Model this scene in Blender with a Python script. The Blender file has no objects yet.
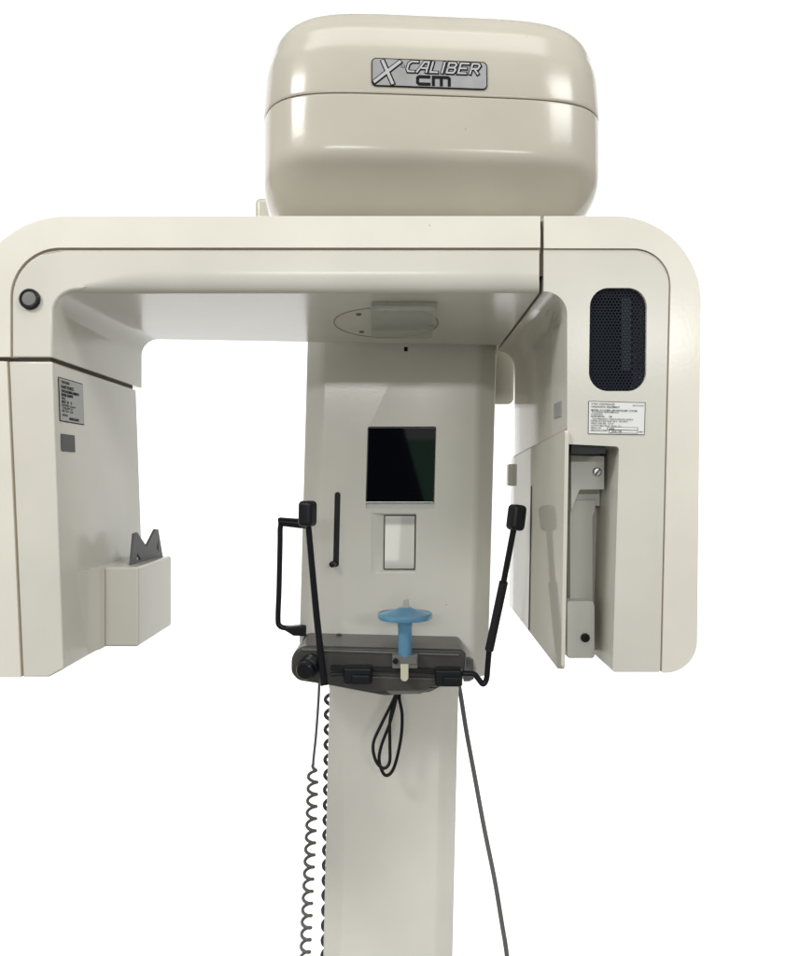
import bpy, bmesh, math, random
from mathutils import Vector, Matrix
random.seed(7)
R = math.radians
SC = bpy.context.scene
COL = SC.collection

# ------------------------------------------------------------------ camera, world, lamps
ZC = 1.45            # height of the lens above the floor
CAMY = -1.05         # lens, metres in front of the arm's face
cam = bpy.data.cameras.new('camera')
cam.sensor_fit = 'HORIZONTAL'; cam.sensor_width = 36; cam.lens = 36.0
cam.clip_start = .02; cam.clip_end = 200
co = bpy.data.objects.new('camera', cam); COL.objects.link(co)
co.location = (0, CAMY, ZC); co.rotation_euler = (R(90), 0, 0)
SC.camera = co

w = bpy.data.worlds.new('World'); SC.world = w; w.use_nodes = True
nt = w.node_tree; bg = nt.nodes['Background']; bg.inputs[1].default_value = 0.72
tc = nt.nodes.new('ShaderNodeTexCoord')
sx = nt.nodes.new('ShaderNodeSeparateXYZ'); nt.links.new(tc.outputs['Generated'], sx.inputs[0])
ramp = nt.nodes.new('ShaderNodeValToRGB')                 # floor, wall, ceiling by elevation
mr = nt.nodes.new('ShaderNodeMapRange'); mr.inputs[1].default_value = -1; mr.inputs[2].default_value = 1
nt.links.new(sx.outputs['Z'], mr.inputs[0]); nt.links.new(mr.outputs[0], ramp.inputs[0])
el = ramp.color_ramp.elements
el[0].position = 0; el[0].color = (.26, .25, .235, 1)
el[1].position = 1; el[1].color = (.60, .59, .56, 1)
for p_, c_ in ((.447, .52), (.4485, .66), (.60, .70), (.63, .74)):
    e = el.new(p_); e.color = (c_, c_ * .985, c_ * .94, 1)
bk = nt.nodes.new('ShaderNodeTexNoise'); bk.inputs['Scale'].default_value = 4; bk.inputs['Detail'].default_value = 1
mp = nt.nodes.new('ShaderNodeMapping'); mp.inputs['Scale'].default_value = (1, 1, .35)
nt.links.new(tc.outputs['Generated'], mp.inputs[0]); nt.links.new(mp.outputs[0], bk.inputs['Vector'])
m2 = nt.nodes.new('ShaderNodeMapRange'); m2.inputs[1].default_value = .46; m2.inputs[2].default_value = .50
m2.inputs[3].default_value = .80; m2.inputs[4].default_value = 1.12
nt.links.new(bk.outputs['Fac'], m2.inputs[0])
vm = nt.nodes.new('ShaderNodeVectorMath'); vm.operation = 'SCALE'
nt.links.new(ramp.outputs[0], vm.inputs[0]); nt.links.new(m2.outputs[0], vm.inputs['Scale'])
# doorway and dark band made up in the world colour for the mirror's reflection
def mnode(op, a, b):
    n = nt.nodes.new('ShaderNodeMath'); n.operation = op
    for k, v in ((0, a), (1, b)):
        if isinstance(v, (int, float)): n.inputs[k].default_value = v
        else: nt.links.new(v, n.inputs[k])
    return n.outputs[0]
q_ = mnode('DIVIDE', sx.outputs['X'], sx.outputs['Y'])
behind = mnode('LESS_THAN', sx.outputs['Y'], 0)
added_door = mnode('MULTIPLY', mnode('GREATER_THAN', mnode('ADD', q_, mnode('MULTIPLY', sx.outputs['Z'], .06)), .192), mnode('LESS_THAN', q_, .62))
added_door = mnode('MULTIPLY', mnode('MULTIPLY', added_door, behind), mnode('GREATER_THAN', sx.outputs['Z'], -.100))
added_band = mnode('MULTIPLY', mnode('LESS_THAN', mnode('ABSOLUTE', mnode('ADD', sx.outputs['Z'], .050), 0), .0055), behind)
fac = mnode('MULTIPLY', mnode('ADD', .86, mnode('MULTIPLY', added_door, .30)), mnode('SUBTRACT', 1, mnode('MULTIPLY', added_band, .45)))
# dark clothing and a green shelf right behind the camera, as the dark glass shows them
def band(v, lo, hi): return mnode('MULTIPLY', mnode('GREATER_THAN', v, lo), mnode('LESS_THAN', v, hi))
edge = mnode('ADD', -.014, mnode('MULTIPLY', mnode('SUBTRACT', .03, sx.outputs['Z']), -.28))
dark = mnode('MULTIPLY', mnode('MULTIPLY', mnode('GREATER_THAN', q_, edge), mnode('LESS_THAN', q_, .125)), mnode('MULTIPLY', behind, band(sx.outputs['Z'], -.4, .085)))
green = mnode('MULTIPLY', mnode('MULTIPLY', band(q_, -.30, .02), mnode('SUBTRACT', 1, dark)), mnode('MULTIPLY', behind, band(sx.outputs['Z'], -.06, .048)))
fac = mnode('MULTIPLY', fac, mnode('SUBTRACT', 1, mnode('MULTIPLY', dark, .95)))
vm2 = nt.nodes.new('ShaderNodeVectorMath'); vm2.operation = 'SCALE'
nt.links.new(vm.outputs[0], vm2.inputs[0]); nt.links.new(fac, vm2.inputs['Scale'])
mixg = nt.nodes.new('ShaderNodeMix'); mixg.data_type = 'RGBA'
nt.links.new(green, mixg.inputs['Factor']); nt.links.new(vm2.outputs[0], mixg.inputs['A']); mixg.inputs['B'].default_value = (.24, .46, .30, 1)
nt.links.new(mixg.outputs['Result'], bg.inputs[0])

def area(name, loc, target, sx, sy, power, col=(1, 1, 1), spread=180):
    l = bpy.data.lights.new(name, 'AREA'); l.shape = 'RECTANGLE'
    l.size = sx; l.size_y = sy; l.energy = power; l.color = col; l.spread = R(spread)
    o = bpy.data.objects.new(name, l); COL.objects.link(o)
    o.location = loc
    o.rotation_euler = (Vector(target) - Vector(loc)).to_track_quat('-Z', 'Y').to_euler()
    return o
area('ceiling_lamp', (-1.75, -1.5, 3.1), (-.1, .3, 1.35), .9, .5, 36, (1, .993, .975))
area('ceiling_lamp', (1.75, -1.5, 3.1), (.1, .3, 1.35), .9, .5, 23, (1, .993, .975))
area('ceiling_lamp', (0, -.6, 3.2), (0, .2, 1.2), 1.6, .3, 7, (1, .99, .97))

# more ceiling lamps farther down the room: long thin highlights at eye level
area('ceiling_lamp', (-.55, -7, 2.85), (0, .3, 1.4), 2.0, .22, 66, (1, .995, .98))
area('ceiling_lamp', (2.3, -7, 2.85), (0, .3, 1.4), 1.2, .22, 36, (1, .995, .98))
SC.view_settings.view_transform = 'Standard'; SC.view_settings.look = 'None'
SC.view_settings.exposure = 0.12; SC.view_settings.gamma = 1
SC.render.engine = 'CYCLES'
SC.cycles.use_denoising = True
SC.cycles.max_bounces = 8

# ------------------------------------------------------------------ materials
def mat(name, col, rough=.4, metal=0, var=.0, var_scale=6, bump=0, bump_scale=400, coat=0, speck=0, spec=.5,
        trans=0, alpha=1, ior=1.45, grime=0):
    m = bpy.data.materials.new(name); m.use_nodes = True
    nt = m.node_tree; b = nt.nodes['Principled BSDF']
    b.inputs['Base Color'].default_value = (*col, 1)
    b.inputs['Roughness'].default_value = rough
    b.inputs['Metallic'].default_value = metal
    b.inputs['Coat Weight'].default_value = coat
    b.inputs['Coat Roughness'].default_value = .12
    b.inputs['Specular IOR Level'].default_value = spec
    b.inputs['Transmission Weight'].default_value = trans
    b.inputs['Alpha'].default_value = alpha
    b.inputs['IOR'].default_value = ior
    tc = nt.nodes.new('ShaderNodeTexCoord')
    last = None
    if var:
        n = nt.nodes.new('ShaderNodeTexNoise'); n.inputs['Scale'].default_value = var_scale; n.inputs['Detail'].default_value = 5
        nt.links.new(tc.outputs['Object'], n.inputs['Vector'])
        r = nt.nodes.new('ShaderNodeMapRange'); r.inputs[1].default_value = .3; r.inputs[2].default_value = .7
        r.inputs[3].default_value = 1 - var; r.inputs[4].default_value = 1 + var
        nt.links.new(n.outputs['Fac'], r.inputs[0])
        mx = nt.nodes.new('ShaderNodeVectorMath'); mx.operation = 'SCALE'
        mx.inputs[0].default_value = col
        nt.links.new(r.outputs[0], mx.inputs['Scale']); last = mx.outputs[0]
        rr = nt.nodes.new('ShaderNodeMapRange'); rr.inputs[1].default_value = .3; rr.inputs[2].default_value = .7
        rr.inputs[3].default_value = rough * .95; rr.inputs[4].default_value = rough * 1.06
        nt.links.new(n.outputs['Fac'], rr.inputs[0]); nt.links.new(rr.outputs[0], b.inputs['Roughness'])
    if speck:
        v = nt.nodes.new('ShaderNodeTexVoronoi'); v.inputs['Scale'].default_value = 22
        wp = nt.nodes.new('ShaderNodeTexNoise'); wp.inputs['Scale'].default_value = 300
        ad = nt.nodes.new('ShaderNodeVectorMath'); ad.operation = 'MULTIPLY_ADD'
        ad.inputs[1].default_value = (.004, .004, .004)
        nt.links.new(wp.outputs['Color'], ad.inputs[0]); nt.links.new(tc.outputs['Object'], ad.inputs[2])
        nt.links.new(tc.outputs['Object'], wp.inputs['Vector']); nt.links.new(ad.outputs[0], v.inputs['Vector'])
        near = nt.nodes.new('ShaderNodeMapRange'); near.inputs[1].default_value = .022; near.inputs[2].default_value = .05
        near.inputs[3].default_value = 1; near.inputs[4].default_value = 0
        nt.links.new(v.outputs['Distance'], near.inputs[0])
        sc_ = nt.nodes.new('ShaderNodeSeparateColor'); nt.links.new(v.outputs['Color'], sc_.inputs[0])
        rare = nt.nodes.new('ShaderNodeMapRange'); rare.inputs[1].default_value = .75; rare.inputs[2].default_value = 1
        rare.inputs[3].default_value = 0; rare.inputs[4].default_value = speck
        nt.links.new(sc_.outputs[0], rare.inputs[0])
        mr = nt.nodes.new('ShaderNodeMath'); mr.operation = 'MULTIPLY'
        nt.links.new(near.outputs[0], mr.inputs[0]); nt.links.new(rare.outputs[0], mr.inputs[1])
        mi = nt.nodes.new('ShaderNodeMix'); mi.data_type = 'RGBA'
        nt.links.new(mr.outputs[0], mi.inputs['Factor'])
        if last: nt.links.new(last, mi.inputs['A'])
        else: mi.inputs['A'].default_value = (*col, 1)
        mi.inputs['B'].default_value = (.26, .21, .13, 1)
        last = mi.outputs['Result']
    if last: nt.links.new(last, b.inputs['Base Color'])
    if bump:
        n3 = nt.nodes.new('ShaderNodeTexNoise'); n3.inputs['Scale'].default_value = bump_scale; n3.inputs['Detail'].default_value = 2
        nt.links.new(tc.outputs['Object'], n3.inputs['Vector'])
        bp = nt.nodes.new('ShaderNodeBump'); bp.inputs['Strength'].default_value = bump; bp.inputs['Distance'].default_value = .002
        nt.links.new(n3.outputs['Fac'], bp.inputs['Height']); nt.links.new(bp.outputs[0], b.inputs['Normal'])
    return m

CREAM = mat('cream_enamel', (.61, .59, .515), .10, var=.04, bump=.03, bump_scale=180, speck=.5)
RIM = mat('cream_rim_enamel', (.69, .672, .60), .17, var=.055, bump=.03, bump_scale=180, speck=.5)
PANEL = mat('grey_cream_enamel', (.595, .583, .525), .19, spec=.30, var=.055, bump=.03, bump_scale=180, speck=.5)
HEADM = mat('yellowed_cream_enamel', (.46, .437, .372), .17, spec=.42, var=.065, bump=.03, bump_scale=150, speck=.6)
COLM = mat('column_enamel', (.80, .79, .73), .16, var=.045, bump=.03, bump_scale=200, speck=.5)
SEAM = mat('brown_seam', (.30, .25, .18), .7)
GASK = mat('dark_gasket', (.085, .07, .05), .7)
BLACK = mat('black_plastic', (.007, .008, .011), .36, spec=.35, var=.1, bump=.05)
BLACKM = mat('matt_black', (.008, .009, .011), .6)
DGREY = mat('dark_grey_plastic', (.062, .061, .058), .30, var=.10, var_scale=20, bump=.15, bump_scale=500)
MGREY = mat('mid_grey_plastic', (.16, .16, .155), .4, var=.08)
BGREY = mat('bracket_grey', (.60, .60, .56), .35, var=.05)
CARDM = mat('card_grey', (.10, .105, .11), .45, var=.08, bump=.1)
STEEL = mat('zinc_screw', (.55, .55, .55), .3, metal=1)
DARKSTEEL = mat('dull_steel', (.16, .155, .14), .4, metal=.5)
SCREEN = mat('screen_glass', (.002, .003, .006), .03, spec=.60)
MIRROR = mat('mirror_glass', (.92, .92, .86), .03, metal=1)
SILVER = mat('brushed_silver', (.33, .33, .34), .38, metal=.5, var=.05, var_scale=40)
INK = mat('black_ink', (.006, .006, .007), .6, spec=.15)
SHIELDM = mat('glossy_shield_enamel', (.60, .585, .515), .04, spec=.55, var=.02)
SCUFF = mat('rubbed_grey', (.30, .29, .26), .5)
LIT_LEDGE = mat('lit_ledge_white', (.84, .84, .82), .3)  # white stands in for light falling on the ledge
PAPER = mat('label_paper', (.70, .71, .70), .45, var=.02)
FOIL = mat('label_foil', (.33, .335, .33), .4, metal=.3, var=.05)
SQUARE = mat('dark_sticker', (.035, .037, .035), .45, var=.25, var_scale=90)
MESHM = mat('grille_black', (.006, .009, .018), .55, spec=.2)
PCB = mat('circuit_board_green', (.10, .17, .13), .45)
BLUE = mat('blue_translucent_plastic', (.20, .46, .68), .2, trans=.45, ior=1.3, var=.04, var_scale=30)
CLEAR = mat('clear_plastic', (.50, .50, .45), .15, trans=.2, ior=1.3)
IVORY = mat('ivory_plastic', (.62, .60, .48), .35, var=.05)
GREYGREEN = mat('grey_green_translucent', (.46, .48, .42), .06, alpha=.42, spec=.9)
CORD = mat('grey_cord', (.135, .137, .14), .5, var=.1)
GLOW_WHITE = mat('glowing_cutout_white', (.8, .8, .8), .9)  # plain cut-out white, made to glow; no real screen behind the machine
GLOW_WHITE.node_tree.nodes['Principled BSDF'].inputs['Emission Color'].default_value = (1, 1, 1, 1)
GLOW_WHITE.node_tree.nodes['Principled BSDF'].inputs['Emission Strength'].default_value = 1.0
FLOOR = mat('grey_vinyl_floor', (.27, .262, .24), .6, var=.03)

# ------------------------------------------------------------------ helpers
def P(px, py, y):
    """point of the machine measured off the photograph at distance y behind the arm's face"""
    d = y - CAMY
    return Vector(((px - 400) * d / 800, y, ZC + (478 - py) * d / 800))
S0 = -CAMY / 800                       # metres per pixel on the arm's face

def link(name, bm, mats, parent=None, smooth=True, angle=35, wn=True, recalc=True):
    if recalc: bmesh.ops.recalc_face_normals(bm, faces=bm.faces[:])
    me = bpy.data.meshes.new(name); bm.to_mesh(me); bm.free()
    for m in (mats if isinstance(mats, (list, tuple)) else [mats]): me.materials.append(m)
    if smooth:
        me.polygons.foreach_set('use_smooth', [True] * len(me.polygons))
        me.set_sharp_from_angle(angle=R(angle))
    o = bpy.data.objects.new(name, me); COL.objects.link(o)
    if parent: o.parent = parent
    if wn:
        md = o.modifiers.new('weighted', 'WEIGHTED_NORMAL'); md.keep_sharp = True; md.weight = 90
    return o

def bake(o):
    """apply boolean cuts so that no cutter stays in the scene"""
    dg = bpy.context.evaluated_depsgraph_get()
    me = bpy.data.meshes.new_from_object(o.evaluated_get(dg), depsgraph=dg)
    o.modifiers.clear(); o.data = me

def cut(o, *bms):
    tmp = []
    for bm in bms:
        bmesh.ops.recalc_face_normals(bm, faces=bm.faces[:])
        me = bpy.data.meshes.new('cut'); bm.to_mesh(me); bm.free()
        c = bpy.data.objects.new('cut', me); COL.objects.link(c); tmp.append(c)
        md = o.modifiers.new('cut', 'BOOLEAN'); md.operation = 'DIFFERENCE'; md.object = c; md.solver = 'EXACT'
    bpy.context.view_layer.update()
    bake(o)
    for c in tmp:
        me = c.data; bpy.data.objects.remove(c); bpy.data.meshes.remove(me)
    o.data.polygons.foreach_set('use_smooth', [True] * len(o.data.polygons))
    o.data.set_sharp_from_angle(angle=R(35))

def weight(o):
    md = o.modifiers.new('weighted', 'WEIGHTED_NORMAL'); md.keep_sharp = True; md.weight = 90

def rounded(pts, seg=10):
    """pts: (x, z[, r]) -> polyline with filleted corners"""
    out = []
    n = len(pts)
    for i, p in enumerate(pts):
        r = p[2] if len(p) > 2 else 0
        c = Vector(p[:2])
        if r <= 0: out.append(c); continue
        a = (Vector(pts[i - 1][:2]) - c); b = (Vector(pts[(i + 1) % n][:2]) - c)
        la, lb = a.length, b.length
        a.normalize(); b.normalize()
        ang = a.angle(b)
        t = min(r / math.tan(ang / 2), la * .98, lb * .98)
        rr = t * math.tan(ang / 2)
        cen = c + (a + b).normalized() * (rr / math.sin(ang / 2))
        s = c + a * t - cen; e = c + b * t - cen
        sw = math.atan2(s.x * e.y - s.y * e.x, s.dot(e))
        k = max(2, int(seg * abs(sw) / (math.pi / 2) + .5))
        for j in range(k + 1):
            th = sw * j / k
            out.append(cen + Vector((s.x * math.cos(th) - s.y * math.sin(th), s.x * math.sin(th) + s.y * math.cos(th))))
    return out

def face_px(pts, y=0.0):
    d = y - CAMY
    return [((p[0] - 400) * d / 800, ZC + (478 - p[1]) * d / 800) + ((p[2] * d / 800,) if len(p) > 2 else ()) for p in pts]

def prism_bm(poly, y0, y1, bevels=()):
    """poly in (x,z), extruded from y0 to y1 (number or function of x); bevels: (test(mx,mz,where), width, segments)"""
    bm = bmesh.new()
    f = [bm.verts.new((p[0], y0, p[1])) for p in poly]
    yb = y1 if callable(y1) else (lambda x: y1)
    b = [bm.verts.new((p[0], yb(p[0]), p[1])) for p in poly]
    bm.faces.new(f); bm.faces.new(b[::-1])
    n = len(f)
    for i in range(n):
        bm.faces.new((f[i], f[(i + 1) % n], b[(i + 1) % n], b[i]))
    bmesh.ops.recalc_face_normals(bm, faces=bm.faces[:])
    for test, wd, seg in bevels:
        es = []
        for e in bm.edges:
            ya, yb_ = e.verts[0].co.y, e.verts[1].co.y
            m = (e.verts[0].co + e.verts[1].co) / 2
            if abs(ya - y0) < 1e-6 and abs(yb_ - y0) < 1e-6: where = 'front'
            elif abs(ya - y0) > .01 and abs(yb_ - y0) > .01: where = 'back'
            else: where = 'side'
            if len(e.link_faces) == 2 and e.calc_face_angle(0) > R(20) and test(m.x, m.z, where): es.append(e)
        if es:
            bmesh.ops.bevel(bm, geom=es, offset=wd, offset_type='OFFSET', segments=seg, profile=.5, affect='EDGES', clamp_overlap=True)
    return bm

FRONT = lambda x, z, w: w == 'front'
ENDS = lambda x, z, w: w in ('front', 'back')

def box_bm(c, s, bev=.002, seg=3, rot=None):
    bm = bmesh.new()
    bmesh.ops.create_cube(bm, size=1)
    bmesh.ops.scale(bm, vec=s, verts=bm.verts)
    if bev: bmesh.ops.bevel(bm, geom=bm.edges[:], offset=bev, segments=seg, profile=.5, affect='EDGES', clamp_overlap=True)
    M = Matrix.Translation(c) @ (rot.to_4x4() if rot else Matrix())
    bm.transform(M)
    return bm

def merge(*bms):
    out = bms[0]
    for b in bms[1:]:
        me = bpy.data.meshes.new('m'); b.to_mesh(me); b.free(); out.from_mesh(me); bpy.data.meshes.remove(me)
    return out

def setmat(bm, i):
    for f in bm.faces: f.material_index = i
    return bm

def lathe_bm(prof, c, axis, n=40):
    """prof: (radius, distance along axis)"""
    bm = bmesh.new(); rows = []
    for r, t in prof:
        if r < 1e-6: rows.append([bm.verts.new((0, 0, t))])
        else: rows.append([bm.verts.new((r * math.cos(2 * math.pi * i / n), r * math.sin(2 * math.pi * i / n), t)) for i in range(n)])
    for a, b in zip(rows, rows[1:]):
        for i in range(n):
            j = (i + 1) % n
            if len(a) == 1: bm.faces.new((a[0], b[i], b[j]))
            elif len(b) == 1: bm.faces.new((a[i], a[j], b[0]))
            else: bm.faces.new((a[i], a[j], b[j], b[i]))
    q = Vector(axis).to_track_quat('Z', 'Y').to_matrix().to_4x4()
    bm.transform(Matrix.Translation(c) @ q)
    return bm

def catmull(pts, n=8):
    pts = [Vector(p) for p in pts]; out = []
    for i in range(len(pts) - 1):
        p0 = pts[max(i - 1, 0)]; p1 = pts[i]; p2 = pts[i + 1]; p3 = pts[min(i + 2, len(pts) - 1)]
        for k in range(n):
            t = k / n
            out.append(.5 * ((2 * p1) + (p2 - p0) * t + (2 * p0 - 5 * p1 + 4 * p2 - p3) * t * t + (3 * p1 - p0 - 3 * p2 + p3) * t ** 3))
    out.append(pts[-1]); return out

def tube_bm(path, rad, n=12, cap=True):
    bm = bmesh.new(); path = [Vector(p) for p in path]; rows = []
    t0 = (path[1] - path[0]).normalized()
    u = t0.orthogonal().normalized()
    for i, p in enumerate(path):
        t = (path[min(i + 1, len(path) - 1)] - path[max(i - 1, 0)]).normalized()
        u = (u - t * u.dot(t)).normalized(); v = t.cross(u)
        r = rad(i / (len(path) - 1)) if callable(rad) else rad
        rows.append([bm.verts.new(p + (u * math.cos(2 * math.pi * k / n) + v * math.sin(2 * math.pi * k / n)) * r) for k in range(n)])
    for a, b in zip(rows, rows[1:]):
        for k in range(n): bm.faces.new((a[k], a[(k + 1) % n], b[(k + 1) % n], b[k]))
    if cap: bm.faces.new(rows[0]); bm.faces.new(rows[-1][::-1])
    return bm

def shear(bm, k, zc):
    for v in bm.verts: v.co.x += k * (v.co.z - zc)
    return bm

def text_bm(body, size, bold=.0):
    cu = bpy.data.curves.new('t', 'FONT'); cu.body = body; cu.size = size; cu.offset = bold
    o = bpy.data.objects.new('t', cu); COL.objects.link(o)
    bpy.context.view_layer.update()
    me = bpy.data.meshes.new_from_object(o.evaluated_get(bpy.context.evaluated_depsgraph_get()))
    bm = bmesh.new(); bm.from_mesh(me)
    bpy.data.objects.remove(o); bpy.data.curves.remove(cu); bpy.data.meshes.remove(me)
    return bm

def tag(o, label=None, cat=None, group=None, kind=None):
    for k, v in (('label', label), ('category', cat), ('group', group), ('kind', kind)):
        if v: o[k] = v
    return o

def screw(parent, c, axis, r, m=STEEL, slot=.4):
    z = Vector(axis).normalized()
    a = lathe_bm([(0, 0), (r, 0), (r, r * .25), (r * .75, r * .5), (0, r * .55)], c, axis, 24)
    q = z.to_track_quat('Z', 'Y').to_matrix()
    b = setmat(box_bm(Vector(c) + z * r * .53, (r * 1.6, r * .28, r * .14), 0, rot=q @ Matrix.Rotation(slot, 3, 'Z')), 1)
    o = link('screw', merge(a, b), [m, BLACKM], parent)
    return o

# ------------------------------------------------------------------ setting
bm = box_bm((0, 5.03, 1.45), (13.5, .06, 10.6), .004, 2)
bd = link('glowing_backdrop', bm, GLOW_WHITE)
tag(bd, kind='structure')
bm = bmesh.new()
bm.faces.new([bm.verts.new(p) for p in ((-4, -4, 0), (4, -4, 0), (4, 1.22, 0), (-4, 1.22, 0))])
tag(link('floor', bm, FLOOR, smooth=False), kind='structure')

# ------------------------------------------------------------------ the machine
mach = bpy.data.objects.new('dental_x_ray_machine', None); COL.objects.link(mach)
mach.location = (0, 0, 0)
tag(mach, 'tall cream panoramic dental x-ray machine with overhead arm and central column', 'x-ray machine')

# ---- column and carriage (the whole post leans a little, top to the right)
KC, KL = .027, .023
def plan_bm(plan, z0, z1):
    bm = bmesh.new()
    a = [bm.verts.new((x, y, z0)) for x, y in plan]; b = [bm.verts.new((x, y, z1)) for x, y in plan]
    bm.faces.new(a); bm.faces.new(b[::-1])
    for i in range(len(a)): bm.faces.new((a[i], a[(i + 1) % len(a)], b[(i + 1) % len(a)], b[i]))
    return bm
YCOL = .47
xl, xr = P(325.5, 0, YCOL).x, P(456.5, 0, YCOL).x       # at py ~ 820
zc = P(0, 820, YCOL).z
plan = rounded([(xl, YCOL + .22), (xl, YCOL + .020, .006), (xl + .028, YCOL + .004, .02), (xl + .036, YCOL, .01), (xr - .036, YCOL, .01), (xr - .028, YCOL + .004, .02), (xr, YCOL + .020, .006), (xr, YCOL + .22)], 5)
column = link('column', shear(plan_bm(plan, .03, P(0, 640, YCOL).z), KL, zc), COLM, mach, wn=True, angle=60)
bp = rounded([(xl - .18, .25, .06), (xr + .18, .25, .06), (xr + .18, .95, .06), (xl - .18, .95, .06)], 6)
link('base_plate', plan_bm(bp, 0, .03), COLM, mach, angle=50)

YC = .45
xl, xr = P(301.2, 0, YC).x, P(495.5, 0, YC).x           # at py ~ 480
zc = P(0, 480, YC).z
plan = rounded([(xl, YC + .26), (xl, YC + .035, .012), (xl + .030, YC + .003, .02), (xl + .038, YC, .01), (xr - .040, YC, .012), (xr - .032, YC + .003, .02), (xr, YC + .035, .012), (xr, YC + .26)], 6)
bm = plan_bm(plan, P(0, 679, YC).z, ZC + .52)
es = [e for e in bm.edges if all(abs(v.co.z - P(0, 679, YC).z) < 1e-5 for v in e.verts)]
bmesh.ops.bevel(bm, geom=es, offset=.008, segments=3, affect='EDGES', clamp_overlap=True)
carriage = link('carriage', shear(bm, KC, zc), COLM, mach, angle=50)

# recesses in the carriage face: screen, mirror niche, slider slot, small hole
def rect(x0, y0, x1, y1, r=0): return [(x0, y0, r), (x1, y0, r), (x1, y1, r), (x0, y1, r)]
scr_c = P(401, 465, YC)
c1 = shear(prism_bm(rounded(face_px(rect(366.5, 426.5, 435.5, 503.5, 2), YC), 4), YC - .02, YC + .014), KC, scr_c.z)
c2 = bmesh.new()
nf = [P(370.5, 513, YC - .002), P(416.5, 513, YC - .002), P(415.5, 574, YC - .002), P(370, 574, YC - .002)]
nb = [P(384, 514.5, YC + .032), P(416.3, 514.5, YC + .026), P(415.5, 570, YC + .026), P(383.2, 570, YC + .032)]
vf = [c2.verts.new(p) for p in nf]; vb = [c2.verts.new(p) for p in nb]
c2.faces.new(vf); c2.faces.new(vb[::-1])
for i in range(4): c2.faces.new((vf[i], vf[(i + 1) % 4], vb[(i + 1) % 4], vb[i]))
c3 = prism_bm(rounded(face_px([(334.6, 492, 2.9), (340.6, 492, 2.9), (338.8, 567, 2.9), (332.8, 567, 2.9)], YC), 5), YC - .02, YC + .02)
c4 = prism_bm(rounded(face_px(rect(404, 346.5, 408, 351.5, 1), YC), 3), YC - .02, YC + .02)
def wedge(px0, px1, pya, pyb, dep):
    b_ = bmesh.new()
    rows_ = [[b_.verts.new(P(px, py, y)) for py, y in ((pya, YC - .01), (pya, YC + dep), (pyb, YC), (pyb, YC - .01))] for px in (px0, px1)]
    b_.faces.new(rows_[0]); b_.faces.new(rows_[1][::-1])
    for i_ in range(4): b_.faces.new((rows_[0][i_], rows_[0][(i_ + 1) % 4], rows_[1][(i_ + 1) % 4], rows_[1][i_]))
    return b_
cut(carriage, c1, wedge(366, 434.5, 502, 509, .013), c2, c3, c4); weight(carriage)

# screen sits in the upper part of its recess, ledge plate below with brightness painted in
b = box_bm(P(401, 464.7, YC + .010), (.127, .008, .1415), .0015, 2)
screen = link('display_screen', shear(b, KC, scr_c.z), SCREEN, carriage)
b = box_bm(P(400.2, 502.2, YC + .005), (.1265, .003, .0020), .0006, 2)
link('screen_trim', shear(b, KC, scr_c.z), STEEL, carriage)
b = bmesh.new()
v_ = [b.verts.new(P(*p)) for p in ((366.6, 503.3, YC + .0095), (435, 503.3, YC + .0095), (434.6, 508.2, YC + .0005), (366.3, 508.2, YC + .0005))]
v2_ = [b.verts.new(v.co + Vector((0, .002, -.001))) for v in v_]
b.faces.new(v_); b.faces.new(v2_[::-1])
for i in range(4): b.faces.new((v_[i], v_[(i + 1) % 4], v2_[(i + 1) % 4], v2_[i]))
link('lit_ledge_plate', b, LIT_LEDGE, carriage, smooth=False)
# mirror on the slanted floor of the niche
n0, n1, n2, n3 = [Vector(p) for p in nb]
def lerp4(u, v): return n0.lerp(n1, u).lerp(n3.lerp(n2, u), v)
mb = bmesh.new()
nrm = (n1 - n0).cross(n3 - n0).normalized()
if nrm.y > 0: nrm = -nrm
q = [lerp4(u, v) for u, v in ((.03, .02), (.97, .02), (.97, .98), (.03, .98))]
vs = [mb.verts.new(p + nrm * .0025) for p in q]; vs2 = [mb.verts.new(p) for p in q]
mb.faces.new(vs); mb.faces.new(vs2[::-1])
for i in range(4): mb.faces.new((vs[i], vs[(i + 1) % 4], vs2[(i + 1) % 4], vs2[i]))
mir = link('mirror', mb, MIRROR, carriage, smooth=False)
fr = bmesh.new()
def strip(bm, a, b_, wd, off):
    d = (b_ - a).normalized(); s = d.cross(nrm).normalized() * wd / 2
    v = [bm.verts.new(p + nrm * off) for p in (a - s, a + s, b_ + s, b_ - s)]
    v2 = [bm.verts.new(p) for p in (a - s, a + s, b_ + s, b_ - s)]
    bm.faces.new(v); bm.faces.new(v2[::-1])
    for i in range(4): bm.faces.new((v[i], v[(i + 1) % 4], v2[(i + 1) % 4], v2[i]))
for i in range(4): strip(fr, q[i], q[(i + 1) % 4], .0016, .0032 + .0001 * i)
link('mirror_frame', fr, BLACKM, carriage, smooth=False)
# slot lining, pin with its knob
b = prism_bm(rounded(face_px([(335, 492.5, 2.6), (340.4, 492.5, 2.6), (338.5, 566.6, 2.6), (333.2, 566.6, 2.6)], YC), 5), YC + .003, YC + .012)
link('slider_slot', b, BLACKM, carriage)
b = lathe_bm([(0, 0), (.0045, 0), (.0045, .012), (.0055, .013), (.0062, .018), (.0055, .026), (0, .028)], P(335.2, 563, YC + .005), (-.15, -1, 0), 24)
link('slider_pin', b, BLACK, carriage)
b = box_bm(P(406, 349, YC + .006), (.005, .004, .008), .001)
link('hole_plug', b, BLACKM, carriage)
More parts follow.
